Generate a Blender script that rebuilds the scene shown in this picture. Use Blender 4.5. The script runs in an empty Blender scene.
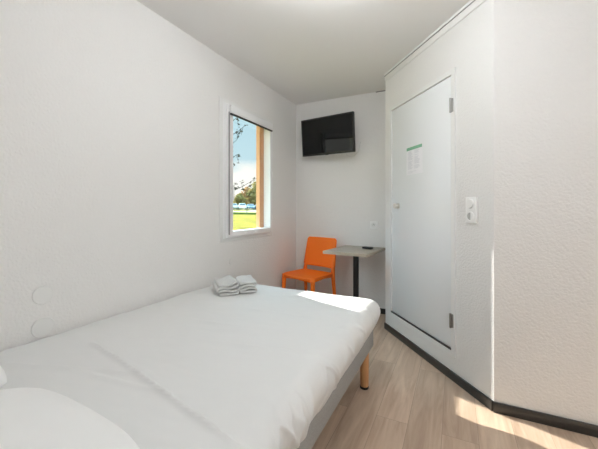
import bpy, bmesh, math, random
from mathutils import Vector, Matrix, noise
random.seed(7)
SC = bpy.context.scene
COL = SC.collection
PI = math.pi

# ------------------------------------------------------------------ helpers
def link(o, parent=None):
    COL.objects.link(o)
    if parent: o.parent = parent
    return o

def tag(o, label=None, cat=None, group=None, kind=None):
    if label: o['label'] = label
    if cat: o['category'] = cat
    if group: o['group'] = group
    if kind: o['kind'] = kind
    return o

def empty(name, loc=(0, 0, 0), rz=0.0, rot=None):
    o = bpy.data.objects.new(name, None)
    o.empty_display_size = .1
    o.location = loc
    o.rotation_euler = rot if rot else (0, 0, rz)
    return link(o)

def obj(name, bm, mat, parent=None, smooth=False, loc=None, rz=None, bevel=0, seg=2, sub=0):
    me = bpy.data.meshes.new(name)
    bmesh.ops.recalc_face_normals(bm, faces=bm.faces[:])
    bm.to_mesh(me); bm.free()
    if smooth:
        for p in me.polygons: p.use_smooth = True
    for m in (mat if isinstance(mat, (list, tuple)) else [mat]):
        me.materials.append(m)
    o = bpy.data.objects.new(name, me)
    link(o, parent)
    if loc: o.location = loc
    if rz is not None: o.rotation_euler = (0, 0, rz)
    if bevel:
        b = o.modifiers.new('bevel', 'BEVEL'); b.width = bevel; b.segments = seg; b.limit_method = 'ANGLE'
        b.angle_limit = math.radians(40)
        for p in me.polygons: p.use_smooth = True
        if hasattr(b, 'harden_normals'): b.harden_normals = False
    if sub:
        s = o.modifiers.new('sub', 'SUBSURF'); s.levels = sub; s.render_levels = sub
    return o

def box(bm, x0, x1, y0, y1, z0, z1, mi=0):
    vs = [bm.verts.new(p) for p in ((x0,y0,z0),(x1,y0,z0),(x1,y1,z0),(x0,y1,z0),(x0,y0,z1),(x1,y0,z1),(x1,y1,z1),(x0,y1,z1))]
    for f in ((0,3,2,1),(4,5,6,7),(0,1,5,4),(1,2,6,5),(2,3,7,6),(3,0,4,7)):
        bm.faces.new([vs[i] for i in f]).material_index = mi
    return vs

def prism(bm, pts, z0, z1):
    a = [bm.verts.new((x, y, z0)) for x, y in pts]
    b = [bm.verts.new((x, y, z1)) for x, y in pts]
    n = len(pts)
    bm.faces.new(a[::-1]); bm.faces.new(b)
    for i in range(n):
        bm.faces.new((a[i], a[(i+1) % n], b[(i+1) % n], b[i]))

def lathe(bm, prof, n=32, c=(0, 0, 0), axis='z'):
    """prof: (radius, height) pairs, closed by caps"""
    cx, cy, cz = c
    rings = []
    for r, h in prof:
        ring = []
        for i in range(n):
            a = 2*PI*i/n
            u, v = r*math.cos(a), r*math.sin(a)
            p = (u, v, h) if axis == 'z' else ((h, u, v) if axis == 'x' else (u, h, v))
            ring.append(bm.verts.new((p[0]+cx, p[1]+cy, p[2]+cz)))
        rings.append(ring)
    for a, b in zip(rings, rings[1:]):
        for i in range(n):
            bm.faces.new((a[i], a[(i+1) % n], b[(i+1) % n], b[i]))
    bm.faces.new(rings[0][::-1]); bm.faces.new(rings[-1])

def tube(bm, pts, rads, n=8, flat=(1, 1)):
    """swept tube through points with a radius each"""
    rings = []
    pts = [Vector(p) for p in pts]
    for i, p in enumerate(pts):
        d = (pts[min(i+1, len(pts)-1)] - pts[max(i-1, 0)]).normalized()
        up = Vector((0, 0, 1)) if abs(d.z) < .95 else Vector((0, 1, 0))
        s = d.cross(up).normalized(); t = s.cross(d).normalized()
        r = rads[i] if isinstance(rads, (list, tuple)) else rads
        rings.append([bm.verts.new(p + s*math.cos(2*PI*k/n)*r*flat[0] + t*math.sin(2*PI*k/n)*r*flat[1]) for k in range(n)])
    for a, b in zip(rings, rings[1:]):
        for i in range(n):
            bm.faces.new((a[i], a[(i+1) % n], b[(i+1) % n], b[i]))
    bm.faces.new(rings[0][::-1]); bm.faces.new(rings[-1])

def fbm(x, y, z=0, o=4):
    v, a = 0, 1
    for k in range(o):
        v += a*noise.noise((x, y, z)); a *= .5; x *= 2; y *= 2; z *= 2
    return v

# ------------------------------------------------------------------ materials
def mat(name, col=(.8, .8, .8), rough=.5, metal=0, spec=.5, bump=None, noise_col=None, coat=0, sheen=0):
    m = bpy.data.materials.new(name); m.use_nodes = True
    nt = m.node_tree; b = nt.nodes['Principled BSDF']
    b.inputs['Base Color'].default_value = (*col, 1)
    b.inputs['Roughness'].default_value = rough
    b.inputs['Metallic'].default_value = metal
    b.inputs['Specular IOR Level'].default_value = spec
    b.inputs['Coat Weight'].default_value = coat
    b.inputs['Sheen Weight'].default_value = sheen
    tc = nt.nodes.new('ShaderNodeTexCoord')
    if bump:
        sc, st, dist, det = bump
        n = nt.nodes.new('ShaderNodeTexNoise'); n.inputs['Scale'].default_value = sc; n.inputs['Detail'].default_value = det
        bp = nt.nodes.new('ShaderNodeBump'); bp.inputs['Strength'].default_value = st; bp.inputs['Distance'].default_value = dist
        nt.links.new(tc.outputs['Object'], n.inputs['Vector'])
        nt.links.new(n.outputs['Fac'], bp.inputs['Height']); nt.links.new(bp.outputs['Normal'], b.inputs['Normal'])
    if noise_col:
        sc, c2, scale3 = noise_col
        mp = nt.nodes.new('ShaderNodeMapping'); mp.inputs['Scale'].default_value = scale3
        n = nt.nodes.new('ShaderNodeTexNoise'); n.inputs['Scale'].default_value = sc; n.inputs['Detail'].default_value = 5
        r = nt.nodes.new('ShaderNodeValToRGB')
        r.color_ramp.elements[0].position = .35; r.color_ramp.elements[1].position = .65
        r.color_ramp.elements[0].color = (*col, 1); r.color_ramp.elements[1].color = (*c2, 1)
        nt.links.new(tc.outputs['Object'], mp.inputs['Vector']); nt.links.new(mp.outputs['Vector'], n.inputs['Vector'])
        nt.links.new(n.outputs['Fac'], r.inputs['Fac']); nt.links.new(r.outputs['Color'], b.inputs['Base Color'])
    return m

M = {}
WALLC = (.80, .79, .775)
M['wall'] = mat('textured_wall_paint', WALLC, .62, bump=(80, .75, .006, 3))
M['ceiling'] = mat('ceiling_paint', (.80, .79, .775), .7, bump=(60, .08, .002, 2))
M['door'] = mat('door_laminate', (.84, .86, .875), .22, spec=.5)
M['frame_white'] = mat('frame_white', (.80, .80, .79), .4)
M['pvc'] = mat('window_pvc', (.84, .84, .845), .3)
M['plastic_white'] = mat('white_plastic', (.88, .88, .87), .35)
M['rocker_grey'] = mat('rocker_grey', (.46, .46, .45), .4)
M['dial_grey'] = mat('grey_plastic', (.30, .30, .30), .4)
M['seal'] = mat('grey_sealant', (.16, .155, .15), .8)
M['base_black'] = mat('black_skirting', (.022, .021, .020), .3, spec=.7)
M['steel'] = mat('brushed_steel', (.36, .355, .34), .35, metal=.9)
M['knob'] = mat('ivory_knob', (.62, .60, .55), .35)
M['paper'] = mat('paper', (.84, .84, .87), .7)
M['print_green'] = mat('green_print', (.20, .44, .30), .7)
M['print_grey'] = mat('grey_print', (.64, .65, .70), .7)
M['orange'] = mat('orange_plastic', (.98, .195, .006), .5, bump=(300, .06, .001, 2))
M['black_plastic'] = mat('black_plastic', (.012, .012, .013), .35)
M['black_steel'] = mat('black_steel', (.016, .016, .018), .3)
M['screen'] = mat('tv_screen', (.0025, .003, .003), .05, spec=.35)
M['tv_case'] = mat('tv_case', (.014, .014, .015), .3)
M['sheet'] = mat('white_cotton', (.74, .745, .74), .75, bump=(700, .10, .0008, 2), sheen=.1)
M['pillowcase'] = mat('white_pillowcase', (.82, .825, .82), .75, bump=(700, .10, .0008, 2), sheen=.1)
M['mattress'] = mat('mattress_ticking', (.72, .72, .72), .8)
M['terry'] = mat('white_terry', (.73, .73, .72), .95, bump=(420, .9, .004, 2), sheen=.3)
M['bedbase'] = mat('grey_weave', (.34, .34, .335), .9, bump=(600, .6, .002, 2), noise_col=(220, (.42, .42, .415), (1, 1, 1)))
M['bed_leg'] = mat('varnished_beech', (.66, .36, .17), .38, noise_col=(14, (.56, .28, .12), (6, 6, .5)))
M['table'] = mat('greige_oak_laminate', (.43, .375, .31), .42, noise_col=(9, (.35, .295, .235), (1.2, 9, 9)))
M['table_edge'] = mat('greige_edge_band', (.45, .385, .30), .45)
M['cable'] = mat('white_cable', (.7, .7, .68), .5)
M['orange_paint'] = mat('orange_exterior_render', (.70, .35, .17), .8, bump=(80, .3, .004, 3))
M['blind'] = mat('blind_fabric_dark', (.03, .03, .035), .7)
M['lamp_case'] = mat('lamp_case', (.8, .8, .8), .4)

def floor_mat():
    m = bpy.data.materials.new('oak_plank_floor'); m.use_nodes = True
    nt = m.node_tree; L = nt.links; b = nt.nodes['Principled BSDF']
    tc = nt.nodes.new('ShaderNodeTexCoord')
    mp = nt.nodes.new('ShaderNodeMapping'); mp.inputs['Rotation'].default_value = (0, 0, PI/2)
    mp.inputs['Location'].default_value = (.37, .06, 0)
    L.new(tc.outputs['Object'], mp.inputs['Vector'])
    br = nt.nodes.new('ShaderNodeTexBrick')
    br.offset = .37; br.inputs['Scale'].default_value = 1
    br.inputs['Brick Width'].default_value = 1.05; br.inputs['Row Height'].default_value = .17
    br.inputs['Mortar Size'].default_value = .0012; br.inputs['Mortar Smooth'].default_value = .3
    br.inputs['Color1'].default_value = (0, 0, 0, 1); br.inputs['Color2'].default_value = (1, 1, 1, 1)
    br.inputs['Mortar'].default_value = (.3, .3, .3, 1)
    L.new(mp.outputs['Vector'], br.inputs['Vector'])
    mp2 = nt.nodes.new('ShaderNodeMapping'); mp2.inputs['Scale'].default_value = (14, 1.3, 1)
    L.new(tc.outputs['Object'], mp2.inputs['Vector'])
    addv = nt.nodes.new('ShaderNodeVectorMath'); addv.operation = 'ADD'
    sc = nt.nodes.new('ShaderNodeVectorMath'); sc.operation = 'SCALE'; sc.inputs['Scale'].default_value = 17
    L.new(br.outputs['Color'], sc.inputs[0]); L.new(mp2.outputs['Vector'], addv.inputs[0]); L.new(sc.outputs['Vector'], addv.inputs[1])
    n = nt.nodes.new('ShaderNodeTexNoise'); n.inputs['Scale'].default_value = 1.6; n.inputs['Detail'].default_value = 7; n.inputs['Roughness'].default_value = .6; n.inputs['Distortion'].default_value = .6
    L.new(addv.outputs['Vector'], n.inputs['Vector'])
    r = nt.nodes.new('ShaderNodeValToRGB')
    r.color_ramp.elements[0].position = .3; r.color_ramp.elements[1].position = .72
    r.color_ramp.elements[0].color = (.44, .31, .22, 1); r.color_ramp.elements[1].color = (.66, .52, .40, 1)
    L.new(n.outputs['Fac'], r.inputs['Fac'])
    hsv = nt.nodes.new('ShaderNodeHueSaturation')
    mr = nt.nodes.new('ShaderNodeMapRange'); mr.inputs['To Min'].default_value = .91; mr.inputs['To Max'].default_value = 1.08
    L.new(br.outputs['Color'], mr.inputs['Value']); L.new(mr.outputs['Result'], hsv.inputs['Value'])
    L.new(r.outputs['Color'], hsv.inputs['Color'])
    mix = nt.nodes.new('ShaderNodeMixRGB'); mix.inputs['Color2'].default_value = (.20, .14, .10, 1)
    ml = nt.nodes.new('ShaderNodeMath'); ml.operation = 'MULTIPLY'; ml.inputs[1].default_value = .6
    L.new(br.outputs['Fac'], ml.inputs[0]); L.new(ml.outputs[0], mix.inputs['Fac'])
    L.new(hsv.outputs['Color'], mix.inputs['Color1']); L.new(mix.outputs['Color'], b.inputs['Base Color'])
    b.inputs['Roughness'].default_value = .42
    bp = nt.nodes.new('ShaderNodeBump'); bp.inputs['Strength'].default_value = .12; bp.inputs['Distance'].default_value = .002
    L.new(n.outputs['Fac'], bp.inputs['Height']); L.new(bp.outputs['Normal'], b.inputs['Normal'])
    return m
M['floor'] = floor_mat()

def glass_mat(name, tint=(1, 1, 1)):
    m = bpy.data.materials.new(name); m.use_nodes = True
    nt = m.node_tree; nt.nodes.clear()
    out = nt.nodes.new('ShaderNodeOutputMaterial'); mx = nt.nodes.new('ShaderNodeMixShader')
    tr = nt.nodes.new('ShaderNodeBsdfTransparent'); tr.inputs['Color'].default_value = (*tint, 1)
    gl = nt.nodes.new('ShaderNodeBsdfGlossy'); gl.inputs['Roughness'].default_value = .02
    lw = nt.nodes.new('ShaderNodeLayerWeight'); lw.inputs['Blend'].default_value = .5
    pw = nt.nodes.new('ShaderNodeMath'); pw.operation = 'POWER'; pw.inputs[1].default_value = 5
    fr = nt.nodes.new('ShaderNodeMath'); fr.operation = 'MULTIPLY_ADD'; fr.inputs[1].default_value = .6; fr.inputs[2].default_value = .025
    nt.links.new(lw.outputs['Facing'], pw.inputs[0]); nt.links.new(pw.outputs[0], fr.inputs[0])
    nt.links.new(fr.outputs[0], mx.inputs[0]); nt.links.new(tr.outputs[0], mx.inputs[1]); nt.links.new(gl.outputs[0], mx.inputs[2])
    nt.links.new(mx.outputs[0], out.inputs[0])
    return m
M['glass'] = glass_mat('window_glass', (.97, .98, .98))

def ramp_mat(name, stops, scale, scale3=(1, 1, 1), rough=.9):
    m = bpy.data.materials.new(name); m.use_nodes = True
    nt = m.node_tree; b = nt.nodes['Principled BSDF']; b.inputs['Roughness'].default_value = rough
    b.inputs['Specular IOR Level'].default_value = .1
    tc = nt.nodes.new('ShaderNodeTexCoord'); mp = nt.nodes.new('ShaderNodeMapping'); mp.inputs['Scale'].default_value = scale3
    n = nt.nodes.new('ShaderNodeTexNoise'); n.inputs['Scale'].default_value = scale; n.inputs['Detail'].default_value = 6
    r = nt.nodes.new('ShaderNodeValToRGB')
    els = r.color_ramp.elements
    els[0].position, els[0].color = stops[0][0], (*stops[0][1], 1)
    els[1].position, els[1].color = stops[-1][0], (*stops[-1][1], 1)
    for p, c in stops[1:-1]:
        e = els.new(p); e.color = (*c, 1)
    nt.links.new(tc.outputs['Object'], mp.inputs['Vector']); nt.links.new(mp.outputs['Vector'], n.inputs['Vector'])
    nt.links.new(n.outputs['Fac'], r.inputs['Fac']); nt.links.new(r.outputs['Color'], b.inputs['Base Color'])
    return m
M['grass'] = ramp_mat('lawn_grass', [(.36, (.115, .085, .004)), (.5, (.19, .138, .006)), (.64, (.26, .185, .012))], .8, (1, 1, 1))
M['road'] = ramp_mat('pale_road', [(.3, (.28, .25, .19)), (.7, (.34, .31, .25))], .5)
M['hedge'] = ramp_mat('hedge_leaf', [(.3, (.03, .07, .015)), (.7, (.10, .16, .03))], 3)
M['leaf_green'] = ramp_mat('leaf_olive', [(.3, (.15, .13, .045)), (.55, (.30, .24, .085)), (.75, (.40, .29, .12))], 1.1)
M['leaf_rust'] = ramp_mat('leaf_rust', [(.3, (.30, .17, .08)), (.55, (.46, .27, .13)), (.75, (.46, .33, .18))], 1.1)
for nm in ('leaf_green', 'leaf_rust'):
    t_ = M[nm].node_tree
    b_ = t_.nodes['Principled BSDF']; o_ = [n for n in t_.nodes if n.type == 'OUTPUT_MATERIAL'][0]
    tl = t_.nodes.new('ShaderNodeBsdfTranslucent'); mxs = t_.nodes.new('ShaderNodeMixShader'); mxs.inputs[0].default_value = .55
    src = b_.inputs['Base Color'].links[0].from_socket
    t_.links.new(src, tl.inputs['Color']); t_.links.new(b_.outputs[0], mxs.inputs[1]); t_.links.new(tl.outputs[0], mxs.inputs[2])
    t_.links.new(mxs.outputs[0], o_.inputs[0])
M['bark'] = ramp_mat('bark', [(.3, (.035, .028, .024)), (.7, (.07, .055, .045))], 5)
M['leaf_dark'] = ramp_mat('leaf_dark', [(.3, (.03, .035, .02)), (.7, (.07, .06, .035))], 5)
M['car_white'] = mat('car_paint_white', (.75, .77, .8), .25, coat=.5)
M['car_blue'] = mat('car_paint_blue', (.10, .17, .26), .25, coat=.5)
M['car_silver'] = mat('car_paint_silver', (.45, .49, .53), .25, coat=.5)
M['car_dark'] = mat('car_paint_dark', (.03, .035, .045), .25, coat=.5)
M['car_glass'] = mat('car_glass', (.03, .05, .06), .1)
M['tyre'] = mat('tyre_rubber', (.012, .012, .012), .8)
M['lamp_lens'] = mat('lamp_lens', (.8, .8, .78), .15)
M['post'] = mat('fence_wood', (.30, .27, .22), .8)

# ------------------------------------------------------------------ setting
XL, YB, XR, YR, ZC = -1.81, 3.582, 1.9, -.45, 2.5
PB = Vector((-.61, 3.154, 0)); PE = Vector((.205, 2.144, 0))
YE = PE.y

def struct(o): o['kind'] = 'structure'; return o

bm = bmesh.new(); box(bm, XL-.14, XR+.1, YR-.1, YB+.1, -.1, 0)
struct(obj('floor', bm, M['floor']))
bm = bmesh.new(); box(bm, XL-.14, XR+.1, YR-.1, YB+.1, ZC, ZC+.1)
struct(obj('ceiling', bm, M['ceiling']))

# left wall with window opening
WY0, WY1, WZ0, WZ1 = 2.16, 2.95, .915, 2.12
XO = XL-.14
bm = bmesh.new()
box(bm, XO, XL, YR, WY0, 0, ZC); box(bm, XO, XL, WY1, YB, 0, ZC)
box(bm, XO, XL, WY0, WY1, 0, WZ0); box(bm, XO, XL, WY0, WY1, WZ1, ZC)
struct(obj('wall_left', bm, M['wall']))
bm = bmesh.new(); box(bm, XL-.14, PB.x+.06, YB, YB+.1, 0, ZC)
struct(obj('wall_back', bm, M['wall']))
bm = bmesh.new(); box(bm, XL-.14, XR+.1, YR-.1, YR, 0, ZC)
struct(obj('wall_rear', bm, M['wall']))
bm = bmesh.new(); box(bm, XR, XR+.1, YR, YE+.08, 0, ZC)
struct(obj('wall_side', bm, M['wall']))
bm = bmesh.new(); box(bm, PE.x, XR, YE, YE+.08, 0, ZC)
struct(obj('wall_right', bm, M['wall']))

# diagonal bathroom wall, built in its own frame: local x along the wall, local y into the bathroom
DL = (PE-PB).length
DA = math.atan2(PE.y-PB.y, PE.x-PB.x)
def wallpt(l): return PB + (PE-PB).normalized()*l
dw = struct(empty('wall_bathroom', (PB.x, PB.y, 0), DA))
D0, D1, DZ0, DZ1 = .117, .945, .20, 2.105     # door leaf in wall coordinates
F0, F1, FZ0, FZ1 = .085, .985, .165, 2.14    # outside of the frame
T = .06
bm = bmesh.new()
pts = [(0, 0), (F0, 0), (F0, T), (.03, T)]
prism(bm, [(0, 0), (F0, 0), (F0, T), (.04, T)], 0, ZC)
prism(bm, [(F1, 0), (DL, 0), (DL+.03, T), (F1, T)], 0, ZC)
box(bm, F0, F1, 0, T, 0, FZ0); box(bm, F0, F1, 0, T, FZ1, ZC)
w = obj('wall_bathroom_panel', bm, M['wall'], dw)
# return of the bathroom box to the back wall
bm = bmesh.new(); box(bm, PB.x, PB.x+.06, PB.y+.0, YB, 0, ZC)
struct(obj('wall_return', bm, M['wall']))

door = struct(empty('door_1', (PB.x, PB.y, 0), DA))
G = .004
bm = bmesh.new(); box(bm, D0+G, D1-G, .004, .04, DZ0+.012, DZ1-G)
obj('door_panel', bm, M['door'], door, bevel=.0015)
bm = bmesh.new()
Y0 = -.007
box(bm, F0, D0, Y0, T, FZ0, FZ1); box(bm, D1, F1, Y0, T, FZ0, FZ1)
box(bm, D0, D1, Y0, T, DZ1, FZ1); box(bm, D0, D1, Y0, T, FZ0, DZ0)
obj('door_frame', bm, M['frame_white'], door)
bm = bmesh.new(); box(bm, D0, D1, .041, T, DZ0, DZ1)
obj('door_rebate', bm, M['seal'], door)
bm = bmesh.new(); box(bm, D0, D1, -.0072, .0035, DZ0+.001, DZ0+.008)  # black strip on the ledge, paints the dark of the door's bottom gap
sl = obj('bottom_gap_shade', bm, M['base_black'], door); sl['label'] = 'dark strip painted as the shaded gap under the door leaf'
for z in (1.89, .41):
    bm = bmesh.new()
    box(bm, D1-.012, D1+.022, -.014, .003, z-.046, z+.046)
    h = obj('hinge', bm, M['steel'], door, bevel=.002)
    h['label'] = 'brushed steel hinge'
    bm = bmesh.new(); lathe(bm, [(.007, z-.05), (.0075, z-.048), (.0075, z+.048), (.007, z+.05)], 16, (D1+.004, -.016, 0))
    obj('hinge_pin', bm, M['steel'], h)
bm = bmesh.new()
lathe(bm, [(.026, .003), (.026, -.004), (.012, -.007), (.012, -.018), (.022, -.022), (.024, -.034), (.020, -.040), (.008, -.042)], 32, (.235, 0, 1.203), 'y')
obj('door_knob', bm, M['knob'], door, smooth=True)

# notice on the door (lies flat on the leaf: a thing of its own)
def wall_empty(name, l, z, off=0.0):
    p = wallpt(l); n = Vector((math.sin(DA), -math.cos(DA), 0))
    return empty(name, (p.x+n.x*off, p.y+n.y*off, z), DA)
notice = tag(wall_empty('notice', .486, 1.467, -.003), 'white paper notice with green heading stuck on the white door', 'notice')
bm = bmesh.new(); box(bm, -.114, .114, -.0012, 0, 0, .235)
obj('sheet', bm, M['paper'], notice)
bm = bmesh.new(); box(bm, -.111, .111, -.0018, -.0012, .207, .233)
hd = obj('heading_band', bm, M['print_green'], notice); hd['label'] = 'green heading band'
bm = bmesh.new()
for c in (-1, 1):
    z = .196
    while z > .045:
        if random.random() < .86:
            wd = random.uniform(.045, .078)
            x0 = -.088 if c < 0 else .006
            box(bm, x0, x0+wd, -.0016, -.0012, z, z+.0032)
        z -= .0078
box(bm, -.088, .03, -.0016, -.0012, .024, .027); box(bm, -.088, -.02, -.0016, -.0012, .014, .017)
obj('printed_text', bm, M['print_grey'], notice)

# ceiling trim over the bathroom wall
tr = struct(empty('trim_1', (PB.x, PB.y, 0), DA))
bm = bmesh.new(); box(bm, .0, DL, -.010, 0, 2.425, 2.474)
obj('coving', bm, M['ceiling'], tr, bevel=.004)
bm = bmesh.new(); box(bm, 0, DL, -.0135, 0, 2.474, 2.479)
obj('shadow_gap_line', bm, M['dial_grey'], tr)  # dark grey strip imitates the shade of the gap above the coving
bm = bmesh.new(); box(bm, 0, DL, -.012, 0, 2.479, ZC)
obj('cover_strip', bm, M['ceiling'], tr)
# joint of back wall and ceiling
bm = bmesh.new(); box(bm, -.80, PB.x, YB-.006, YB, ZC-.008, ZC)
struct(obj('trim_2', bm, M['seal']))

# skirting
SH, ST = .060, .012
bm = bmesh.new(); box(bm, XL, PB.x, YB-ST, YB, 0, SH)
struct(obj('baseboard_back', bm, M['base_black'], bevel=.002))
bm = bmesh.new(); box(bm, XL, XL+ST, YR, YB-ST, 0, SH)
struct(obj('baseboard_left', bm, M['base_black'], bevel=.002))
nx, ny = math.sin(DA), -math.cos(DA)
k = math.tan((-DA)/2)*ST
bm = bmesh.new()
prism(bm, [(0, 0), (DL, 0), (DL-k, -ST), (-.004, -ST)], 0, SH)
o = struct(obj('baseboard_bathroom', bm, M['base_black'], bevel=.002)); o.location = (PB.x, PB.y, 0); o.rotation_euler = (0, 0, DA)
bm = bmesh.new(); prism(bm, [(PE.x, YE), (XR, YE), (XR, YE-ST), (PE.x-k, YE-ST)], 0, SH)
struct(obj('baseboard_right', bm, M['base_black'], bevel=.002))

# ------------------------------------------------------------------ window
win = struct(empty('window_1', (XL, (WY0+WY1)/2, WZ0)))
def wobj(name, bm, m, parent=win, **k):
    bmesh.ops.translate(bm, verts=bm.verts[:], vec=-Vector(win.location))
    return obj(name, bm, m, parent, **k)
def ring(bm, x0, x1, y0, y1, z0, z1, a, b=None, t=None, c=None):
    """rectangular frame: a left width, b right, c bottom, t top"""
    b = a if b is None else b; t = a if t is None else t; c = a if c is None else c
    box(bm, x0, x1, y0, y0+a, z0, z1); box(bm, x0, x1, y1-b, y1, z0, z1)
    box(bm, x0, x1, y0+a, y1-b, z0, z0+c); box(bm, x0, x1, y0+a, y1-b, z1-t, z1)
bm = bmesh.new(); ring(bm, XL-.0, XL+.008, 2.118, 2.992, .885, 2.145, .040, .040, .034, .034)
wobj('surround', bm, M['frame_white'], bevel=.002)
bm = bmesh.new(); ring(bm, XL-.085, XL+.012, 2.158, 2.952, .919, 2.111, .035)
wobj('window_frame', bm, M['pvc'], bevel=.002)
bm = bmesh.new(); ring(bm, XL-.055, XL+.030, 2.197, 2.945, .925, 2.100, .066, .040, .036, .046)
sash = wobj('sash', bm, M['pvc'], bevel=.003)
bm = bmesh.new(); ring(bm, XL-.05, XL+.0316, 2.261, 2.907, .969, 2.066, .006)
wobj('glazing_bead', bm, M['plastic_white'], sash)
bm = bmesh.new(); box(bm, XL-.03, XL-.024, 2.261, 2.907, .969, 2.066)
wobj('pane', bm, M['glass'], sash)
bm = bmesh.new()
lathe(bm, [(.014, XL+.03), (.014, XL+.038), (.009, XL+.041), (.009, XL+.058)], 20, (0, 2.232, 1.36), 'x')
tube(bm, [(XL+.058, 2.232, 1.375), (XL+.060, 2.232, 1.33), (XL+.060, 2.232, 1.27), (XL+.056, 2.232, 1.25)], [.009, .011, .011, .008], 10)
box(bm, XL+.029, XL+.036, 2.218, 2.246, 1.31, 1.41)
wobj('window_handle', bm, M['plastic_white'], sash)
for z in (1.08, 1.55, 1.98):
    bm = bmesh.new(); lathe(bm, [(.007, z-.03), (.008, z-.027), (.008, z+.027), (.007, z+.03)], 12, (XL+.022, 2.956, 0))
    wobj('window_hinge', bm, M['plastic_white'], smooth=True)
for y in (2.62,):
    bm = bmesh.new(); box(bm, XL+.03, XL+.035, y-.02, y+.02, .944, .954)
    wobj('drain_cap', bm, M['plastic_white'], sash, bevel=.002)
# roller blind, rolled up under the head of the sash
bl = bm = bmesh.new(); box(bm, XL+.031, XL+.058, 2.212, 2.915, 2.020, 2.095)
blind = wobj('blind_cassette', bm, M['pvc'], bevel=.008)
bm = bmesh.new(); box(bm, XL+.036, XL+.055, 2.216, 2.911, 2.007, 2.0195)
wobj('blind_bottom_rail', bm, M['blind'], blind, bevel=.002)
bm = bmesh.new(); box(bm, XL+.032, XL+.040, 2.203, 2.213, .95, 2.03)
wobj('guide_rail', bm, M['dial_grey'], blind)
# exterior reveal panel
bm = bmesh.new(); box(bm, XL-.105, XL-.060, 2.835, 2.95, .93, 2.088)
wobj('reveal_panel', bm, M['orange_paint'])
bm = bmesh.new(); box(bm, XO-.03, XL-.086, 2.12, 2.99, .885, .93)
wobj('window_sill', bm, M['pvc'], bevel=.004)

# ------------------------------------------------------------------ small wall fittings
def wall_disc(loc, r, axis, label, sign=1, th=.005):
    t = empty('blanking_plate', loc)
    tag(t, label, 'wall plate', None)
    bm = bmesh.new()
    lathe(bm, [(r, -sign*.002), (r, sign*th*.6), (r-.003, sign*th), (r-.008, sign*(th-.001)), (.004, sign*(th-.0014))], 48, (0, 0, 0), axis)
    obj('disc', bm, M['plate'], t, smooth=False)
    return t
M['plate'] = mat('plate_painted', (.79, .785, .77), .5)
wall_disc((XL, .828, .757), .046, 'x', 'upper of the two round white blanking plates on wall beside the bed', 1, .007)
wall_disc((XL, .828, .598), .050, 'x', 'lower round white blanking plate on wall just above the mattress edge', 1, .007)
wall_disc((XL, 2.277, .706), .030, 'x', 'small round white blanking plate on wall below the window', 1, .006)
wall_disc((-.947, YB, 2.265), .052, 'y', 'round wall-coloured blanking plate nearer the television on back wall', -1, .002)
wall_disc((-.827, YB, 2.276), .052, 'y', 'round wall-coloured blanking plate on back wall nearer the bathroom corner', -1, .002)

sock = tag(empty('wall_socket', (-.82, YB, .993)), 'white square power socket on back wall above the table', 'socket')
bm = bmesh.new(); box(bm, -.042, .042, -.015, 0, -.042, .042)
obj('face_plate', bm, M['plastic_white'], sock, bevel=.003)
bm = bmesh.new(); lathe(bm, [(.030, -.014), (.030, -.0185), (.026, -.0185), (.022, -.0155)], 32, (0, 0, 0), 'y')
obj('socket_well', bm, M['plate'], sock)
bm = bmesh.new()
for x, z in ((-.0095, 0), (.0095, 0)): lathe(bm, [(.0045, -.0150), (.0045, -.0162)], 12, (x, 0, z), 'y')
lathe(bm, [(.0045, -.015), (.004, -.025)], 12, (0, 0, .011), 'y')
obj('socket_contact', bm, M['dial_grey'], sock)

sw = tag(wall_empty('light_switch', 1.135, 1.17), 'white two-gang switch plate right of the door', 'light switch')
bm = bmesh.new(); box(bm, -.044, .044, -.0165, 0, -.082, .082)
obj('face_plate', bm, M['plastic_white'], sw, bevel=.003)
bm = bmesh.new(); lathe(bm, [(.030, -.0155), (.030, -.023), (.027, -.027), (.006, -.028)], 40, (0, 0, .040), 'y')
obj('rotary_dial', bm, M['plastic_white'], sw)
bm = bmesh.new(); lathe(bm, [(.030, -.0155), (.030, -.021), (.0265, -.0215), (.025, -.018)], 40, (0, 0, -.040), 'y')
obj('switch_ring', bm, M['plastic_white'], sw)
bm = bmesh.new()
n = 24
a = [bm.verts.new((.024*math.cos(PI/2+PI*i/n), -.0200, -.040+.024*math.sin(PI/2+PI*i/n))) for i in range(n+1)]
b2 = [bm.verts.new((.024*math.cos(PI/2+PI*i/n), -.0175, -.040+.024*math.sin(PI/2+PI*i/n))) for i in range(n+1)]
bm.faces.new(a); bm.faces.new(b2[::-1])
for i in range(n+1): bm.faces.new((a[i], b2[i], b2[(i+1) % (n+1)], a[(i+1) % (n+1)]))
r_ = obj('rocker', bm, M['rocker_grey'], sw); r_['label'] = 'grey half-round rocker'

# ------------------------------------------------------------------ television
tv = tag(empty('television', (-1.319, 3.378, 2.018)), 'black flat television on swivel bracket in the back corner', 'television')
tv.rotation_euler = (Matrix.Rotation(-math.radians(10.6), 3, 'Z') @ Matrix.Rotation(math.radians(5.5), 3, 'X') @ Matrix.Rotation(math.radians(1.0), 3, 'Y')).to_euler()
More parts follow.
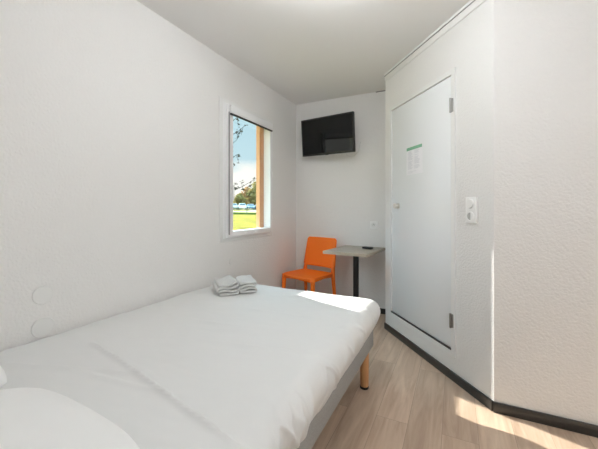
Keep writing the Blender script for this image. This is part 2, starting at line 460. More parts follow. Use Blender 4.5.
# local: screen faces -y
W2, H2 = .347, .216
bm = bmesh.new(); box(bm, -W2, W2, 0, .035, -H2, H2)
obj('casing', bm, M['tv_case'], tv, bevel=.006)
bm = bmesh.new(); box(bm, -W2*.72, W2*.72, .035, .075, -H2*.8, H2*.6)
obj('back_shell', bm, M['black_plastic'], tv, bevel=.015)
bm = bmesh.new(); box(bm, -W2+.014, W2-.014, -.0015, .002, -H2+.022, H2-.014)
obj('screen', bm, M['screen'], tv)
bm = bmesh.new(); ring(bm, -.004, 0, -W2+.001, W2-.001, -H2+.001, H2-.001, .013, .013, .013, .021)
bmesh.ops.rotate(bm, cent=(0, 0, 0), matrix=Matrix.Rotation(-PI/2, 3, 'Z'), verts=bm.verts[:])
for v in bm.verts: v.co.y = -abs(v.co.y)
obj('bezel', bm, M['black_plastic'], tv)
bm = bmesh.new(); box(bm, -.02, .02, -.005, .0, -H2-.006, -H2+.004)
obj('sensor', bm, M['black_plastic'], tv, bevel=.002)
R3 = tv.rotation_euler.to_matrix().inverted()
def tvl(p): return R3 @ (Vector(p)-Vector(tv.location))
bm = bmesh.new()
tube(bm, [tvl((-1.30, 3.45, 2.02)), tvl((-1.21, 3.50, 2.02)), tvl((-1.15, 3.565, 2.02))], .016, 10)
obj('bracket_arm', bm, M['black_steel'], tv)
bm = bmesh.new()
vs = box(bm, -1.22, -1.12, YB-.018, YB-.001, 1.93, 2.11)
for v in bm.verts: v.co = tvl(v.co)
obj('wall_plate', bm, M['black_steel'], tv)
bm = bmesh.new()
tube(bm, [tvl(p) for p in [(-1.12, 3.46, 1.84), (-1.10, 3.45, 1.785), (-1.06, 3.45, 1.765), (-1.02, 3.47, 1.775), (-.985, 3.52, 1.83), (-.975, 3.574, 1.95)]], .0035, 6)
obj('cable', bm, M['cable'], tv, smooth=True)

# ------------------------------------------------------------------ table
tb = tag(empty('pedestal_table', (-.925, 3.215, 0), math.radians(-5)), 'small grey-oak table on black pedestal against back wall', 'table')
bm = bmesh.new(); box(bm, -.252, .215, -.262, .322, .722, .749)
obj('tabletop', bm, M['table'], tb, bevel=.002)
bm = bmesh.new()
ring(bm, .7215, .7495, -.2632, .3232, -.2162, .2532, .0014)
for v in bm.verts: v.co = Vector((-v.co.z, v.co.y, v.co.x))
obj('edge_band', bm, M['table_edge'], tb)
bm = bmesh.new(); lathe(bm, [(.030, .02), (.030, .712)], 32)
obj('column', bm, M['black_steel'], tb, smooth=False)
bm = bmesh.new(); lathe(bm, [(.21, 0), (.21, .008), (.20, .014), (.05, .022), (.034, .03)], 48)
obj('base', bm, M['black_steel'], tb)
bm = bmesh.new(); box(bm, -.12, .12, -.02, .02, .708, .722); box(bm, -.02, .02, -.12, .12, .708, .722)
obj('top_bracket', bm, M['black_steel'], tb)

rc = tag(empty('remote_control', (-.832, 3.335, .7495), math.radians(-20)), 'black remote control lying on the small table', 'remote control')
bm = bmesh.new(); box(bm, -.055, .055, -.024, .024, 0, .022)
obj('casing', bm, M['black_plastic'], rc, bevel=.005)
for i in range(5):
    for j in range(3):
        bm = bmesh.new(); lathe(bm, [(.0042, .0215), (.0042, .0235), (.003, .0242)], 10, (-.038+i*.017, -.012+j*.012, 0))
        obj('button', bm, M['dial_grey'], rc)

# ------------------------------------------------------------------ chair
def rounded_slab(w_fn, z0, z1, thick, y_fn, nz=14, nx=14, curve=.02, rc_=.03):
    """a curved back panel: width by height, thickness along y"""
    bm = bmesh.new()
    F, Bk = [], []
    for i in range(nz+1):
        t = i/nz; z = z0+(z1-z0)*t
        d = min(z-z0, z1-z)
        inset = rc_ - math.sqrt(max(0, rc_**2-(rc_-d)**2)) if d < rc_ else 0
        rf, rb = [], []
        for j in range(nx+1):
            u = -1+2*j/nx
            x = u*(w_fn(t)-inset)
            y = y_fn(z) + curve*(1-u*u)
            rf.append(bm.verts.new((x, y, z))); rb.append(bm.verts.new((x, y+thick, z)))
        F.append(rf); Bk.append(rb)
    for g in (F, Bk):
        for i in range(nz):
            for j in range(nx):
                bm.faces.new((g[i][j], g[i][j+1], g[i+1][j+1], g[i+1][j]))
    for i in range(nz):
        bm.faces.new((F[i][0], F[i+1][0], Bk[i+1][0], Bk[i][0])); bm.faces.new((F[i][nx], Bk[i][nx], Bk[i+1][nx], F[i+1][nx]))
    for j in range(nx):
        bm.faces.new((F[0][j], Bk[0][j], Bk[0][j+1], F[0][j+1])); bm.faces.new((F[nz][j], F[nz][j+1], Bk[nz][j+1], Bk[nz][j]))
    return bm

ch = tag(empty('dining_chair', (-1.482, 3.247, 0), -.27), 'orange moulded plastic chair in the corner beneath the television', 'chair')
# local: front is -y, back is +y
def backy(z): return .168 + .055*max(0, (z-.45)/.38) + .012*max(0, (z-.45)/.38)**2
bm = rounded_slab(lambda t: .234-.020*t, .497, .836, .016, backy, curve=.022, rc_=.018)
obj('backrest', bm, M['orange'], ch, smooth=True, bevel=.006)
# seat: gently dished plate with rounded front
bm = bmesh.new()
nx_, ny_ = 20, 20
top, bot = [], []
for i in range(ny_+1):
    v = i/ny_
    y = -.205+.39*v
    hw = .232-.012*v
    d = y+.205
    rr = .05
    if d < rr: hw -= rr-math.sqrt(rr*rr-(rr-d)**2)
    rt, rb = [], []
    for j in range(nx_+1):
        u = -1+2*j/nx_
        z = .452-.014*(1-u*u)*math.sin(PI*min(1, max(0, v)))-.014*(max(0, (.25-v)/.25))**2
        fy = y-.022*(1-u*u)*(1-v)
        rt.append(bm.verts.new((u*hw, fy, z))); rb.append(bm.verts.new((u*hw*.985, fy, z-.014)))
    top.append(rt); bot.append(rb)
for g in (top, bot):
    for i in range(ny_):
        for j in range(nx_):
            bm.faces.new((g[i][j], g[i][j+1], g[i+1][j+1], g[i+1][j]))
for i in range(ny_):
    for j in (0, nx_):
        bm.faces.new((top[i][j], top[i+1][j], bot[i+1][j], bot[i][j]))
for j in range(nx_):
    for i in (0, ny_):
        bm.faces.new((top[i][j], top[i][j+1], bot[i][j+1], bot[i][j]))
obj('seat', bm, M['orange'], ch, smooth=True, bevel=.004)
# apron under the seat edge
bm = bmesh.new()
for s in (-1, 1):
    tube(bm, [(s*.205, -.175, .418), (s*.208, 0, .428), (s*.205, .17, .420)], [.020, .015, .020], 10, (.7, 1))
tube(bm, [(-.2, -.188, .415), (0, -.2, .424), (.2, -.188, .415)], [.019, .014, .019], 10, (.7, 1))
tube(bm, [(-.2, .168, .420), (0, .176, .430), (.2, .168, .420)], [.019, .014, .019], 10, (.7, 1))
obj('seat_frame', bm, M['orange'], ch, smooth=True)
for s in (-1, 1):
    bm = bmesh.new()
    tube(bm, [(s*.207, -.180, .442), (s*.209, -.183, .40), (s*.213, -.188, .25), (s*.218, -.195, .0)], [.026, .025, .020, .015], 12)
    obj('leg', bm, M['orange'], ch, smooth=True)
    bm = bmesh.new()
    tube(bm, [(s*.196, .215, .64), (s*.204, .192, .53), (s*.207, .178, .44), (s*.212, .195, .25), (s*.222, .228, .0)], [.012, .018, .024, .020, .015], 12)
    obj('leg', bm, M['orange'], ch, smooth=True)

# ------------------------------------------------------------------ bed
BX0, BX1, BY0, BY1 = -1.797, -.452, .08, 2.238
BCX, BCY = (BX0+BX1)/2, (BY0+BY1)/2
bed = tag(empty('bed', (BCX, BCY, 0)), 'double bed with grey fabric base on wooden legs along the left wall', 'bed')
bm = bmesh.new(); box(bm, -1.78-BCX, -.503-BCX, .10-BCY, 2.185-BCY, .230, .372)
obj('bed_base', bm, M['bedbase'], bed, bevel=.012, seg=3)
bm = bmesh.new(); box(bm, BX0+.018-BCX, BX1-.062-BCX, BY0+.02-BCY, BY1-.05-BCY, .372, .535)
obj('mattress', bm, M['mattress'], bed, bevel=.06, seg=5)
for x in (-1.70, -.533):
    for y in (.22, 2.05):
        bm = bmesh.new(); lathe(bm, [(.026, .012), (.0275, .02), (.030, .235)], 24, (x-BCX, y-BCY, 0))
        l = obj('leg', bm, M['bed_leg'], bed, smooth=False)
        l['label'] = 'round varnished wooden leg'
        bm = bmesh.new(); lathe(bm, [(.028, 0), (.029, .004), (.029, .013), (.026, .016)], 24, (x-BCX, y-BCY, 0))
        g = obj('glide', bm, M['black_plastic'], l); g['label'] = 'black floor glide'

# fitted white sheet draped over the mattress
ZT = .556
def seg_d(px, py, a, b):
    ax, ay = a; bx, by = b
    dx, dy = bx-ax, by-ay
    t = ((px-ax)*dx+(py-ay)*dy)/(dx*dx+dy*dy)
    tc = min(1, max(0, t))
    return math.copysign(math.hypot(px-ax-tc*dx, py-ay-tc*dy), (px-ax)*dy-(py-ay)*dx), t
FOLDS = [(random.uniform(.6, 2.2), random.uniform(-.9, .9), random.uniform(.006, .016), random.uniform(.008, .018), random.uniform(.0, .05)) for _ in range(30)]
CREASES = [((-1.50, .885), (-.50, .675), .015, .013), ((-1.52, .875), (-1.0, .81), .004, .03), ((-1.62, .62), (-1.05, .80), .006, .02), ((-1.35, .70), (-.85, .76), .005, .018),
           ((-1.66, 1.30), (-1.02, 1.36), .003, .025), ((-1.2, 1.62), (-.62, 1.66), .003, .02), ((-1.1, 1.15), (-.55, 1.22), .0035, .022)]
R = .085
RL = .030
def cloth(ex_max):
    bm = bmesh.new()
    ax, ay = (BX1-BX0)/2-R, (BY1-BY0)/2-R
    axl = (BX1-BX0)/2-RL
    arc0 = R*PI/2
    nx_, ny_ = 240, 340
    g = []
    for i in range(ny_+1):
        row = []
        for j in range(nx_+1):
            s0, s1 = -(axl+RL*PI/2+ex_max), ax+arc0+ex_max
            s = s0+(s1-s0)*j/nx_; t = (-1+2*i/ny_)*(ay+arc0+ex_max)
            cx, cy = max(-axl, min(ax, s)), max(-ay, min(ay, t))
            ex, ey = s-cx, t-cy
            e = math.hypot(ex, ey)
            nxv, nyv = (ex/e, ey/e) if e > 1e-9 else (0, 0)
            wx0, wy0 = BCX+cx, BCY+cy
            Rr = R+(RL-R)*max(0, -nxv)**2
            arc = Rr*PI/2; emax = arc+ex_max
            e = min(e, emax)
            edge = (wy0 if abs(nxv) > abs(nyv) else wx0) + math.atan2(nyv, nxv)*.1
            if e > arc*.999: e = arc + (e-arc)*(1+.18*noise.noise((edge*2.3, 5, 0)))
            tuck = (max(0, e-arc)/ex_max)**1.4*.052*(1 if nxv > -.3 else .1)
            if e < arc: r_, dz = Rr*math.sin(e/Rr), Rr*(1-math.cos(e/Rr))
            else: r_, dz = Rr, Rr+(e-arc)
            x, y, z = cx+nxv*r_, cy+nyv*r_, ZT-dz
            wx, wy = BCX+x, BCY+y
            # wrinkles of the top
            k = 1-min(1, e/arc)
            h = .0075*fbm(wx*1.7, wy*2.2, 3, 3)
            h += .0055*fbm(wx*3+wy*1.0, wy*7-wx*1.5, 1, 3)
            for a, b, amp, wd in CREASES:
                d, tt = seg_d(wx, wy, a, b)
                if -.15 < tt < 1.15:
                    fade = max(0, min(1, (tt+.15)/.3))*max(0, min(1, (1.15-tt)/.3))
                    h += amp*fade*math.exp(-(d/wd)**2)*(1 if d > 0 else math.exp(-(d/(wd*.25))**2))
            # gathers that run from the rolled edge down the drape
            drop = min(1, max(0, (e-.02)/(arc+.05)))
            if e > .0:
                f = edge*16 + (e*5)
                ga = .015*fbm(f*.6, e*1.6, 9, 4) + .011*math.sin(f*1.3+2*noise.noise((edge*3, 0, 0)))*max(0, noise.noise((edge*1.9, 2, 7))+.35)
                out = drop*ga*.6*(1-.65*max(0, (e-arc)/ex_max))
                if nxv > .5:
                    for fy, sl, am, fw, st in FOLDS:
                        q = max(0, min(1, (e-st)/.06))
                        out += am*.75*q*(1-.65*max(0, (e-arc)/ex_max))*max(0, min(1, (2.12-wy)/.25))*math.exp(-((wy-fy-sl*(e-st))/fw)**2)
                bel = .004*math.sin(min(1, e/emax)*PI)
                if nxv < -.3: out *= .2; bel = 0
                x += nxv*(out+bel*.4-tuck); y += nyv*(out+bel*.4-tuck)
                h += (1-drop)*0
            z += h*(k*.9+.1)
            row.append(bm.verts.new((x, y, z)))
        g.append(row)
    for i in range(ny_):
        for j in range(nx_):
            bm.faces.new((g[i][j], g[i][j+1], g[i+1][j+1], g[i+1][j]))
    return bm
sh = obj('bed_sheet', cloth(.125), M['sheet'], None, smooth=True, loc=(BCX, BCY, 0))
tag(sh, 'white cotton sheet stretched over the mattress of the bed', 'bed sheet')
sm = sh.modifiers.new('thick', 'SOLIDIFY'); sm.thickness = .003; sm.offset = -1

def pillow(name, loc, w, d, h, rz, label, seed, tilt=0):
    bm = bmesh.new()
    n = 44
    for side in (1, -1):
        g = []
        for i in range(n+1):
            row = []
            for j in range(n+1):
                u, v = -1+2*j/n, -1+2*i/n
                uu = math.sin(u*PI/2); vv = math.sin(v*PI/2)
                pin = .07
                x = w/2*uu*(1-.11*abs(vv)**3)
                y = d/2*vv*(1-.13*abs(uu)**3)
                prof = (max(0, 1-abs(uu)**3)*max(0, 1-abs(vv)**3))**.40
                z = side*h/2*prof
                if side > 0: z += prof*.010*fbm(x*5+seed, y*5, seed, 3)
                else: z *= .55
                row.append(bm.verts.new((x, y, z)))
            g.append(row)
        for i in range(n):
            for j in range(n):
                f = (g[i][j], g[i][j+1], g[i+1][j+1], g[i+1][j])
                bm.faces.new(f if side > 0 else f[::-1])
    bmesh.ops.remove_doubles(bm, verts=bm.verts[:], dist=.0004)
    o = obj(name, bm, M['pillowcase'], None, smooth=True, loc=loc)
    o.rotation_euler = (tilt, 0, rz)
    return tag(o, label, 'pillow', 'pillows at the head of the bed')
pillow('pillow', (-.905, .245, .610), .67, .55, .165, math.radians(-2), 'white pillow at the open side of the bed head, the nearer and larger in view', 3)
pillow('pillow', (-1.545, .258, .605), .51, .55, .155, math.radians(2), 'white pillow against the left wall, mostly cut off by the photo edge', 8)

# folded towels
def towel(loc, rz, w, h, ln, label, seed, slope):
    bm = bmesh.new()
    layers = 4
    th = h/layers
    path = []
    for k in range(layers):
        z = th*(k+.5)
        xs = [(-1+2*i/8) for i in range(9)]
        if k % 2: xs = xs[::-1]
        for u in xs:
            lift = slope*(u+1)/2*h*.5*(k/(layers-1))
            path.append((u*(w/2-th*.5), z + lift + .006*math.sin(u*3+k+seed)*(k > 0)))
        if k < layers-1:
            s = 1 if k % 2 == 0 else -1
            path.append((s*(w/2-th*.05), z+th*.5 + (slope*h*.5*((k+.5)/(layers-1)) if s > 0 else 0)))
    # offset the folded strip to both sides
    P = [Vector((a, b)) for a, b in path]
    L_, R_ = [], []
    for i, p in enumerate(P):
        d = (P[min(i+1, len(P)-1)]-P[max(i-1, 0)]).normalized(); nrm = Vector((-d.y, d.x))
        L_.append(p+nrm*th*.43); R_.append(p-nrm*th*.43)
    prof = L_+R_[::-1]
    ny_ = 16
    rings = []
    for i in range(ny_+1):
        y = -ln/2+ln*i/ny_
        rr = []
        for q in prof:
            dy = .010*noise.noise((q.x*18, q.y*30, seed+i*.02)) if i in (0, ny_) else 0
            rr.append(bm.verts.new((q.x+.005*noise.noise((y*9, q.y*12, seed)), y+dy, max(.0, q.y+.006*noise.noise((q.x*11, y*11, seed+4))*(q.y/h)))))
        rings.append(rr)
    n = len(prof)
    for a, b in zip(rings, rings[1:]):
        for i in range(n):
            bm.faces.new((a[i], a[(i+1) % n], b[(i+1) % n], b[i]))
    for r in (rings[0], rings[-1]):
        m_ = n//2
        for i in range(m_-1):
            bm.faces.new((r[i], r[i+1], r[n-2-i], r[n-1-i]))
    o = obj('folded_towel', bm, M['terry'], None, smooth=True, loc=loc, rz=rz, sub=1)
    return tag(o, label, 'towel', 'folded towels on the bed')
TA = math.atan2(.64, -.77) - PI/2
towel((-1.535, 1.862, .560), TA, .150, .075, .255, 'folded white terry towel on the bed, the left one nearer the pillows', 2, .55)
towel((-1.440, 1.985, .560), TA-.10, .135, .072, .250, 'folded white terry towel on the bed, the right one nearer the chair', 6, .5)

# ------------------------------------------------------------------ added globe lamps, out of view, for even fill
lamp = tag(empty('added_fill_light', (-.50, 1.42, ZC)), 'added unseen globe lamp in the middle of the ceiling, above the bed', 'fill light')
lamp2 = tag(empty('added_fill_light', (.95, .35, ZC)), 'added unseen globe lamp over the floor beside the bed, near the entrance', 'fill light')
for q in (lamp, lamp2):
    bm = bmesh.new(); lathe(bm, [(.055, 0), (.055, -.012), (.03, -.02), (.03, -.055)], 32)
    obj('housing', bm, M['lamp_case'], q)
em = bpy.data.materials.new('lamp_diffuser'); em.use_nodes = True
eb = em.node_tree.nodes['Principled BSDF']
eb.inputs['Base Color'].default_value = (.8, .8, .8, 1)
eb.inputs['Emission Color'].default_value = (.93, .97, 1, 1); eb.inputs['Emission Strength'].default_value = 28
bm = bmesh.new(); lathe(bm, [(.115*math.sin(PI*(i+.6)/16.6), -.165+.115*math.cos(PI*(i+.6)/16.6)) for i in range(16)], 40)
obj('diffuser', bm, em, lamp, smooth=True)
bm = bmesh.new(); lathe(bm, [(.115*math.sin(PI*(i+.6)/16.6), -.165+.115*math.cos(PI*(i+.6)/16.6)) for i in range(16)], 40)
obj('diffuser', bm, em, lamp2, smooth=True)

# ------------------------------------------------------------------ outside
def gz(x): return -.15 + 1.02*max(0, min(1, (-x-6)/40))**1.0
bm = bmesh.new()
xs = [XO-.02, -6, -16, -26, -36, -40, -46, -60, -120, -200]
ys = [-60, -20, 0, 20, 40, 60, 90, 140, 240]
g = [[bm.verts.new((x, y, gz(x))) for y in ys] for x in xs]
for i in range(len(xs)-1):
    for j in range(len(ys)-1):
        bm.faces.new((g[i][j], g[i+1][j], g[i+1][j+1], g[i][j+1]))
e = bmesh.ops.extrude_face_region(bm, geom=bm.faces[:])
bmesh.ops.translate(bm, verts=[v for v in e['geom'] if isinstance(v, bmesh.types.BMVert)], vec=(0, 0, -.3))
struct(obj('ground', bm, M['grass']))
# road: a band that crosses the view beyond the lawn (direction square to the line of sight)
vd = Vector((-.606, .796, 0)); sd = Vector((.796, .606, 0))
def out(t, s, dz=0):
    p = vd*t + sd*s
    return (p.x, p.y, gz(p.x)+dz)
def band(name, t0, t1, s0, s1, h, m):
    bm = bmesh.new()
    A, B_ = [], []
    N = 24
    for i in range(N+1):
        s = s0+(s1-s0)*i/N
        A.append((bm.verts.new(out(t0, s, -.1)), bm.verts.new(out(t0, s, h))))
        B_.append((bm.verts.new(out(t1, s, -.1)), bm.verts.new(out(t1, s, h))))
    for i in range(N):
        bm.faces.new((A[i][0], A[i+1][0], A[i+1][1], A[i][1])); bm.faces.new((B_[i][0], B_[i][1], B_[i+1][1], B_[i+1][0]))
        bm.faces.new((A[i][1], A[i+1][1], B_[i+1][1], B_[i][1])); bm.faces.new((A[i][0], B_[i][0], B_[i+1][0], A[i+1][0]))
    for i in (0, N):
        bm.faces.new((A[i][0], A[i][1], B_[i][1], B_[i][0]))
    return obj(name, bm, m)
struct(band('road', 56, 84, -22, 26, .03, M['road']))
hd = band('low_hedge', 44, 44.8, -16, 18, .22, M['hedge'])
tag(hd, 'low dark green hedge line at the far edge of the lawn', 'hedge')
fence = tag(empty('rail_fence', out(50, 0)), 'thin wooden rail fence between lawn and parked cars', 'fence')
for s in range(-10, 12, 4):
    bm = bmesh.new(); p = Vector(out(50, s*.7))-Vector(fence.location)
    box(bm, p.x-.05, p.x+.05, p.y-.05, p.y+.05, p.z-.1, p.z+.75)
    obj('post', bm, M['post'], fence)
bm = bmesh.new()
tube(bm, [Vector(out(50, s, .62))-Vector(fence.location) for s in (-8, -4, 0, 4, 8)], .05, 6)
obj('rail', bm, M['post'], fence)

def car(loc, rz, paint, label, tall=1.0):
    c = tag(empty('parked_car', loc, rz), label, 'car', 'cars parked beyond the lawn')
    prof = [(-2.05, .35), (-2.1, .62), (-2.0, .88), (-1.15, .97), (-.62, 1.42*tall), (.75, 1.47*tall), (1.55, 1.05), (2.0, .98), (2.1, .6), (2.05, .33)]
    bm = bmesh.new()
    L_, R_ = [], []
    for x, z in prof:
        w = .86 if z < 1.0 else .66
        L_.append(bm.verts.new((x, -w, z))); R_.append(bm.verts.new((x, w, z)))
    n = len(prof)
    bm.faces.new(L_); bm.faces.new(R_[::-1])
    for i in range(n):
        bm.faces.new((L_[i], R_[i], R_[(i+1) % n], L_[(i+1) % n]))
    obj('body', bm, paint, c, bevel=.06)
    bm = bmesh.new()
    for s in (-1, 1):
        a = [(-1.0, .86, 1.02), (1.35, .86, 1.04), (.72, .70, 1.39*tall), (-.58, .70, 1.36*tall)]
        vs = [bm.verts.new((x, s*(y+.0), z)) for x, y, z in a]; ws = [bm.verts.new((x, s*(y-.03), z)) for x, y, z in a]
        bm.faces.new(vs); bm.faces.new(ws[::-1])
        for i in range(4): bm.faces.new((vs[i], ws[i], ws[(i+1) % 4], vs[(i+1) % 4]))
    obj('side_window', bm, M['car_glass'], c)
    for nm, a in (('windscreen', [(-1.16, .74, .99), (-1.16, -.74, .99), (-.68, -.62, 1.385*tall), (-.68, .62, 1.385*tall)]),
                  ('rear_window', [(1.56, .74, 1.08), (1.56, -.74, 1.08), (.86, -.62, 1.43*tall), (.86, .62, 1.43*tall)])):
        bm = bmesh.new()
        dx = -.03 if a[0][0] < 0 else .03
        vs = [bm.verts.new((x+dx, y, z+.01)) for x, y, z in a]; ws = [bm.verts.new((x-dx, y, z-.02)) for x, y, z in a]
        bm.faces.new(vs); bm.faces.new(ws[::-1])
        for i in range(4): bm.faces.new((vs[i], ws[i], ws[(i+1) % 4], vs[(i+1) % 4]))
        obj(nm, bm, M['car_glass'], c)
    for x in (-1.3, 1.3):
        for s in (-1, 1):
            bm = bmesh.new(); lathe(bm, [(.30, s*.70), (.32, s*.74), (.32, s*.86), (.20, s*.885)], 20, (x, 0, .32), 'y')
            obj('wheel', bm, M['tyre'], c)
    for s in (-1, 1):
        bm = bmesh.new(); box(bm, -2.12, -2.02, s*.6-.16, s*.6+.16, .66, .80)
        obj('headlamp', bm, M['lamp_lens'], c)
    return c
face = math.atan2(-vd.y, -vd.x)+PI      # local -x looks back at the house
for s, m, lab, tl in ((-1.0, 'car_silver', 'silver parked car beyond the lawn, leftmost in the window', 1.0),
                      (1.0, 'car_white', 'white parked car beyond the lawn, directly right of the silver one', 1.05),
                      (2.95, 'car_blue', 'dark blue parked car beyond the lawn, right of the white one', .98),
                      (4.85, 'car_dark', 'black parked car beyond the lawn, nearest the orange window reveal', 1.02)):
    car(out(76, s, .03), face+.05, M[m], lab, tl)

def bush(t, s, rad, hgt, m, label, seed):
    rnd = random.Random(seed)
    tr = tag(empty('tree', out(t, s, 0)), label, 'tree', 'trees behind the parked cars')
    bm = bmesh.new()
    tube(bm, [(0, 0, -.3), (.1, 0, hgt*.3), (0, .1, hgt*.6)], [.22, .17, .08], 7)
    obj('trunk', bm, M['bark'], tr)
    bm = bmesh.new()
    for k in range(9):
        a = rnd.uniform(0, 2*PI); q = rnd.uniform(.1, .62)
        c = Vector((math.cos(a)*rad*q, math.sin(a)*rad*q, hgt*rnd.uniform(.16, .78)))
        r = rad*rnd.uniform(.40, .62)
        res = bmesh.ops.create_icosphere(bm, subdivisions=3, radius=r)
        for v in res['verts']:
            d = v.co.normalized()
            v.co = v.co*(1+.35*noise.noise(d*2.2+Vector((seed, k, 0)))+.25*noise.noise(d*6+Vector((k, seed, 2))))
            v.co.z *= .85
            v.co += c
    for k in range(500):
        a = rnd.uniform(0, 2*PI); q = math.sqrt(rnd.random())
        zz = rnd.uniform(.03, 1.0)
        lim = max(.0, math.sin(PI*min(1, zz*.8+.2)))**.6*1.1
        p = Vector((math.cos(a)*rad*q*lim, math.sin(a)*rad*q*lim, hgt*zz))
        sx = rnd.uniform(.12, .30)
        n1 = Vector((rnd.gauss(0, 1), rnd.gauss(0, 1), rnd.gauss(0, 1))).normalized(); n2 = n1.orthogonal().normalized()
        bm.faces.new([bm.verts.new(p+n1*sx), bm.verts.new(p+n2*sx*.7), bm.verts.new(p-n1*sx), bm.verts.new(p-n2*sx*.7)])
    obj('foliage', bm, m, tr)
bushes = [(87, -6.6, 2.4, 5.0, 'leaf_green', 'olive tree behind the parked cars, left of what the window shows'),
          (90, -2.2, 2.5, 4.9, 'leaf_rust', 'rust-brown tree behind the silver parked car at left window edge'),
          (85, .5, 1.7, 4.4, 'leaf_green', 'small olive tree behind the white parked car'),
          (93, 2.6, 2.6, 6.6, 'leaf_rust', 'rust-brown tree behind the dark blue parked car'),
          (87, 4.6, 2.2, 7.6, 'leaf_green', 'tall olive-green tree behind the black parked car'),
          (96, 8.0, 3.0, 9.2, 'leaf_green', 'tallest olive-green tree behind the parked cars, right of the row'),
          (90, 12.6, 2.6, 6.2, 'leaf_rust', 'rust-brown tree at the right end of the row, behind the reveal')]
for i, b in enumerate(bushes):
    t, s, r, h, m, lab = b
    bush(t, s, r, h, M[m], lab, i+11)

# bare-ish tree close to the house whose twigs reach into the window view
nt_ = tag(empty('near_tree', (-6.6, 5.9, gz(-6.6))), 'tree outside the window with dark leafy twigs against the sky', 'tree')
O = Vector(nt_.location)
bm = bmesh.new()
tube(bm, [(0, 0, -.2), (.04, .03, 1.2), (-.02, .1, 2.4), (.05, .2, 3.6), (.1, .3, 5.0)], [.13, .11, .09, .06, .02], 10)
obj('trunk', bm, M['bark'], nt_, smooth=True)
rnd = random.Random(5)
lb = bmesh.new()
def leaf(p, sz):
    n1 = Vector((rnd.gauss(0, 1), rnd.gauss(0, 1), rnd.gauss(0, .7))).normalized(); n2 = n1.orthogonal().normalized()
    up = n1.cross(n2)*sz*.12
    a = lb.verts.new(p-n1*sz); b = lb.verts.new(p+n2*sz*.42+up); c = lb.verts.new(p+n1*sz); d = lb.verts.new(p-n2*sz*.42+up)
    lb.faces.new((a, b, c)); lb.faces.new((a, c, d))
# branch tips in world coordinates (start height on trunk, tip, leaves)
limbs = [((-6.58, 6.15, 3.1), (-6.1, 8.0, 4.05), 24), ((-6.6, 6.0, 2.2), (-6.15, 8.05, 3.35), 34), ((-6.6, 5.98, 2.0), (-6.1, 7.95, 2.85), 26),
         ((-6.6, 5.95, 1.5), (-6.0, 8.5, 2.05), 30), ((-6.6, 5.93, 1.2), (-6.2, 7.9, 1.85), 18), ((-6.57, 6.1, 2.9), (-6.0, 8.15, 3.75), 14)]
for a, b, nl in limbs:
    a = Vector(a)-O; b = Vector(b)-O
    bm = bmesh.new()
    pts = []
    for i in range(9):
        t = i/8
        p = a.lerp(b, t)+Vector((0, 0, -.22*math.sin(PI*t)))+Vector((.05*noise.noise((t*3, a.z, 1)), .05*noise.noise((t*3, a.z, 4)), .06*noise.noise((t*4, a.z, 7))))
        pts.append(p)
    tube(bm, pts, [.035-.029*i/8 for i in range(9)], 6)
    for q in range(4, 9):
        for s in (0, 1):
            dv = Vector((rnd.gauss(0, .3), rnd.uniform(.0, .6), rnd.gauss(.12, .35))).normalized()*rnd.uniform(.15, .36)
            tube(bm, [pts[q], pts[q]+dv*.5+Vector((0, 0, .02)), pts[q]+dv], [.007, .006, .004], 5)
            for k in range(max(2, nl//5)):
                leaf(pts[q]+dv*rnd.uniform(.3, 1.05)+Vector((rnd.gauss(0, .03), rnd.gauss(0, .03), rnd.gauss(0, .03))), rnd.uniform(.035, .07))
    obj('branch', bm, M['bark'], nt_, smooth=True)
obj('foliage', lb, M['leaf_dark'], nt_)

# ------------------------------------------------------------------ sky and sun
wd = bpy.data.worlds.new('sky'); SC.world = wd; wd.use_nodes = True
nt = wd.node_tree; nt.nodes.clear(); L = nt.links
out_n = nt.nodes.new('ShaderNodeOutputWorld'); bg = nt.nodes.new('ShaderNodeBackground')
tc = nt.nodes.new('ShaderNodeTexCoord'); sep = nt.nodes.new('ShaderNodeSeparateXYZ')
L.new(tc.outputs['Generated'], sep.inputs[0])
rp = nt.nodes.new('ShaderNodeValToRGB')
rp.color_ramp.elements[0].position = .0; rp.color_ramp.elements[0].color = (.74, .95, 1.0, 1)
rp.color_ramp.elements[1].position = .5; rp.color_ramp.elements[1].color = (.46, .76, .90, 1)
L.new(sep.outputs['Z'], rp.inputs['Fac'])
mp = nt.nodes.new('ShaderNodeMapping'); mp.inputs['Scale'].default_value = (1, 1, 2.2); mp.inputs['Location'].default_value = (.3, .1, 0)
ns = nt.nodes.new('ShaderNodeTexNoise'); ns.inputs['Scale'].default_value = 5.5; ns.inputs['Detail'].default_value = 6
L.new(tc.outputs['Generated'], mp.inputs['Vector']); L.new(mp.outputs['Vector'], ns.inputs['Vector'])
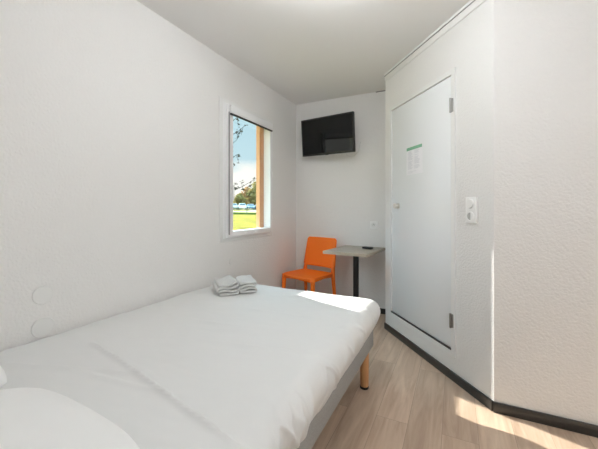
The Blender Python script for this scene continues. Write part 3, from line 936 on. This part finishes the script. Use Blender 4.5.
# more cloud low over the horizon
m1 = nt.nodes.new('ShaderNodeMapRange'); m1.inputs['From Min'].default_value = .09; m1.inputs['From Max'].default_value = .19
m1.inputs['To Min'].default_value = .42; m1.inputs['To Max'].default_value = -.22
L.new(sep.outputs['Z'], m1.inputs['Value'])
ad = nt.nodes.new('ShaderNodeMath'); ad.operation = 'ADD'; L.new(ns.outputs['Fac'], ad.inputs[0]); L.new(m1.outputs['Result'], ad.inputs[1])
cr = nt.nodes.new('ShaderNodeValToRGB'); cr.color_ramp.elements[0].position = .52; cr.color_ramp.elements[1].position = .80
L.new(ad.outputs[0], cr.inputs['Fac'])
mx = nt.nodes.new('ShaderNodeMixRGB'); mx.inputs['Color2'].default_value = (1.2, 1.18, 1.1, 1)
L.new(cr.outputs['Color'], mx.inputs['Fac']); L.new(rp.outputs['Color'], mx.inputs['Color1'])
L.new(mx.outputs['Color'], bg.inputs['Color']); zs = nt.nodes.new('ShaderNodeMapRange'); zs.inputs['From Min'].default_value = .28; zs.inputs['From Max'].default_value = .6
zs.inputs['To Min'].default_value = .74; zs.inputs['To Max'].default_value = 6.0
L.new(sep.outputs['Z'], zs.inputs['Value']); L.new(zs.outputs['Result'], bg.inputs['Strength'])
L.new(bg.outputs[0], out_n.inputs[0])

sun = bpy.data.lights.new('sun', 'SUN'); sun.energy = 9.0; sun.angle = math.radians(.7); sun.color = (1, .96, .88)
so = link(bpy.data.objects.new('sun', sun))
sdv = Vector((1, -.3255, -.545)).normalized()
so.rotation_euler = sdv.to_track_quat('-Z', 'Y').to_euler()

# ------------------------------------------------------------------ camera
cam = bpy.data.cameras.new('camera'); co = link(bpy.data.objects.new('camera', cam))
cam.sensor_fit = 'HORIZONTAL'; cam.sensor_width = 36; cam.lens = 36*315/598
co.location = (0, 0, 1.18); co.rotation_euler = (PI/2, 0, math.radians(26.3))
cam.shift_y = -(224.5-208.5)/598
cam.clip_start = .02; cam.clip_end = 500
SC.camera = co
SC.cycles.max_bounces = 12; SC.cycles.diffuse_bounces = 8; SC.cycles.transparent_max_bounces = 12
vs = SC.view_settings
vs.view_transform = 'Standard'; vs.look = 'None'; vs.gamma = 1; vs.use_curve_mapping = False; vs.exposure = .40
